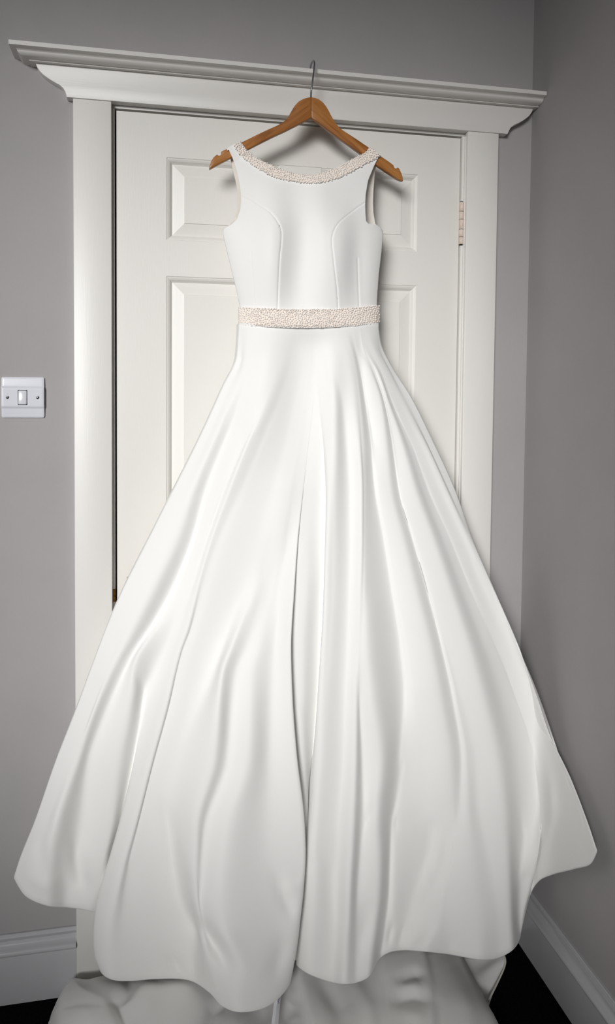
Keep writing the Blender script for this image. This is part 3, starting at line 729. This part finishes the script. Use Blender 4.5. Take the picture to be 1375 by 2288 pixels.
BT = [(535,686.5),(560,687.5),(600,689.5),(640,691),(680,691.5),(720,691),(760,689.5),(800,686.5),(830,684),(848.5,682)]
BB = [(533.5,725),(560,727.5),(600,729.5),(640,731),(680,731.5),(720,731),(760,729.5),(800,726.5),(830,723.5),(848,721)]
def belt_Y(px, py):
    s = np.clip((px-691)/158.5, -1, 1); return -0.085-0.057*math.sqrt(max(0.0, 1-s*s))
def belt():
    ft, fb = interp(BT), interp(BB); xs = np.concatenate([[533.6], 691-156.8*np.cos(np.linspace(0.03, math.pi-0.03, 90)), [848.4]])
    rows = 9; verts = []
    for i in range(rows):
        v = i/(rows-1)
        for x in xs:
            py = float(ft(x))*(1-v)+float(fb(x))*v
            verts.append(at(x, py, belt_Y(x, py)+0.0012*(2*abs(v-.5))**4))
    nf = len(xs)
    # around the back
    full = []
    for i in range(rows):
        r = verts[i*nf:(i+1)*nf]; a, b_ = r[0], r[-1]; ex_ = []
        for q in range(1, 16):
            s = q/16; ex_.append((b_[0]+(a[0]-b_[0])*s, b_[1]+(a[1]-b_[1])*s+0.036*math.sin(math.pi*s)**0.6, b_[2]+(a[2]-b_[2])*s))
        full += [tuple(p) for p in r]+ex_
    o = mesh_obj('belt', full, grid_faces(rows, nf+15, True), M_band, dress); o['label'] = 'broad pearl-covered belt at the waist'
    md = o.modifiers.new('thickness', 'SOLIDIFY'); md.thickness = 0.0012; md.offset = 0
    # narrow satin binding under the belt
    pts = [at(x, float(fb(x))+0.6, belt_Y(x, 0)+0.0004) for x in xs[1:-1]]
    tube('binding', pts, 0.0009, M_satin, o, 8)
    pearls(o, BT+list(reversed(BB)), lambda x, y: belt_Y(x, y)-0.0008, 3.8, 2.15, 11, 'tiny cream pearls of the belt')
belt()

# ---- train lying on the floor under the hem
FLP = lambda px, py, z=0.03: atz(px, py, z)
def train():
    out_px = [(101,2330),(104,2292),(112,2262),(124,2236),(140,2216),(158,2200)]
    left = [atz(x, y, 0.02)[:2] for x, y in out_px]
    right = [atz(x, y, 0.012)[:2] for x, y in [(1037,2141),(1063,2193),(1089,2241),(1115,2288),(1135,2340)]]
    outline = [tuple(p) for p in left]+[(-0.055, -0.030), (0.0, -0.026), (0.4, -0.024), (0.70, -0.024)]+[tuple(p) for p in right]+[(float(q[0]), float(q[1])) for q in catmull([right[-1], (0.74, -0.43), (0.62, -0.52), (0.47, -0.545), (0.34, -0.575), (0.20, -0.545), (0.07, -0.48), (-0.05, -0.39), (-0.12, -0.27), left[0]], 6)[1:-1]]
    bd = densify(outline, 0.006, True); bdn = np.array(bd)
    xs = np.arange(-0.2, 0.95, 0.005); ys = np.arange(-0.6, -0.02, 0.005)
    pts = [(float(x), float(y)) for x in xs for y in ys if inside((x, y), outline) and np.min(np.hypot(bdn[:, 0]-x, bdn[:, 1]-y)) > 0.003]
    for o_ in (0.0012, 0.0026):
        for i in range(len(bd)):
            a = np.array(bd[i-1]); b_ = np.array(bd[(i+1) % len(bd)]); t = (b_-a)/np.linalg.norm(b_-a); q = np.array(bd[i])+np.array([-t[1], t[0]])*o_
            if inside(tuple(q), outline): pts.append((float(q[0]), float(q[1])))
            q = np.array(bd[i])-np.array([-t[1], t[0]])*o_
            if inside(tuple(q), outline): pts.append((float(q[0]), float(q[1])))
    v2, faces = cdt(bd, pts); A = np.array(v2)
    d = np.array([np.min(np.hypot(bdn[:, 0]-x, bdn[:, 1]-y)) for x, y in v2])
    z = 0.004+0.034*np.sqrt(1-(1-np.clip(d/0.035, 0, 1))**2)+0.026*sstep(0.01, 0.12, d)+0.022*sstep(-0.24, -0.08, A[:, 1])*sstep(0.0, 0.03, d)
    P = np.stack([A[:, 0], A[:, 1], z], 1)
    dd = P-CAM; w = dd@_f; px = CX+FPX*(dd@_r)/w; py = CY-FPX*(dd@_u)/w
    fade = sstep(0.004, 0.03, d)
    for pts_, wid, amp in [([(300,2192),(285,2215),(262,2236),(272,2262),(290,2300)], 11, -.018), ([(330,2190),(320,2240),(330,2300)], 26, .010), ([(180,2250),(185,2300)], 30, .010),
                           ([(500,2235),(478,2258),(455,2310)], 9, -.012), ([(540,2250),(520,2310)], 14, .007), ([(655,2235),(640,2262),(650,2300)], 13, -.010),
                           ([(590,2250),(575,2310)], 10, -.006), ([(720,2190),(755,2250),(770,2310)], 16, -.010), ([(790,2190),(820,2250),(835,2310)], 14, .008),
                           ([(895,2190),(925,2178),(945,2185)], 9, -.008), ([(885,2240),(920,2228),(965,2240)], 12, -.011), ([(900,2215),(940,2210)], 9, .006), ([(905,2275),(950,2280)], 12, .006),
                           ([(1010,2160),(1040,2230),(1060,2300)], 18, .008), ([(420,2200),(400,2250),(390,2300)], 30, .006), ([(205,2190),(240,2200),(290,2205)], 12, .006)]:
        dist, sg, fr = poly_dist(px, py, pts_); z += amp*fade*np.exp(-0.5*(dist/wid)**2)*np.sin(np.pi*np.clip(fr*0.9+0.08, 0, 1))**0.6
    # overlapping panels: low steps along the seams
    for pts_, amp, wid in [([(650,2130),(662,2180),(675,2230),(696,2300),(730,2500)], .008, 8), ([(846,2120),(850,2170),(857,2230),(864,2300),(880,2500)], .005, 7), ([(945,2100),(958,2150),(967,2195),(976,2300),(990,2500)], -.005, 7)]:
        dist, sg, fr = poly_dist(px, py, pts_); s = dist*sg       # sg>0 on the left of a line running down the picture
        z += -amp*fade*np.tanh(s/wid)*np.exp(-(dist/60.0))
    z = np.maximum(z, 0.003)
    verts = [(A[i, 0], A[i, 1], z[i]) for i in range(len(A))]
    n0 = len(verts); nb_ = len(bd)
    o = mesh_obj('train', verts, faces, M_satin, dress); o['label'] = 'satin train heaped on the floor under the hem'
    md = o.modifiers.new('thickness', 'SOLIDIFY'); md.thickness = 0.0015; md.offset = -1
    return o
train()
# turned corner of the lining on the right, with a stitched edge
def flap():
    a = [atz(985, 2128, 0.050), atz(1010, 2160, 0.045), atz(1040, 2200, 0.030), atz(1062, 2240, 0.012), atz(1092, 2262, 0.006)]
    b_ = [atz(1122, 2126, 0.050), atz(1131, 2142, 0.046), atz(1129, 2162, 0.036), atz(1112, 2200, 0.020), atz(1094, 2236, 0.008)]
    A = catmull(a, 6); B = catmull(b_, 6); n = len(A); m = 14; verts = []
    for i in range(n):
        for j in range(m):
            s = j/(m-1); p = A[i]*(1-s)+B[i]*s
            p = p+np.array([0, 0, -0.016*math.sin(math.pi*s)+0.004*math.sin(5*s+i*0.5)*math.sin(math.pi*s)])
            p[2] = max(p[2], 0.003); verts.append(tuple(p))
    o = mesh_obj('lining_corner', verts, grid_faces(n, m), M_satin, dress); o['label'] = 'turned-up lining corner with stitched hem'
    md = o.modifiers.new('thickness', 'SOLIDIFY'); md.thickness = 0.0014
    tube('stitched_edge', [p+np.array([-0.002, 0, 0.001]) for p in B], 0.0022, M_satin_in, o, 8)
flap()
# folded white care label
def care_label():
    z = 0.078
    top = [(614.5, 2224), (621.5, 2220), (629, 2214)]; bot = [(605.5, 2300), (612.5, 2300), (621, 2300)]
    verts = []; n = 10
    for i in range(n):
        s = i/(n-1); zz = z-0.012*s+0.010*(1-s)
        hz = (0.0, 0.003, -0.003)
        for k in range(3):
            verts.append(tuple(atz(top[k][0]+(bot[k][0]-top[k][0])*s, top[k][1]+(bot[k][1]-top[k][1])*s, zz+hz[k])))
    o = mesh_obj('care_label', verts, grid_faces(n, 3), M_label, dress, smooth=False); o['label'] = 'narrow white ribbon label with purple print'
    md = o.modifiers.new('thickness', 'SOLIDIFY'); md.thickness = 0.0005
    sc_ = [(623.5,2229),(625.5,2231),(622.5,2233),(624.5,2235),(621.5,2237),(623.5,2239.5),(622.5,2241.5),(625,2241)]
    tube('printed_mark', [tuple(atz(x, y, z+0.0115)) for x, y in sc_], 0.00045, M_ink, o, 6)
care_label()
adopt(dress)
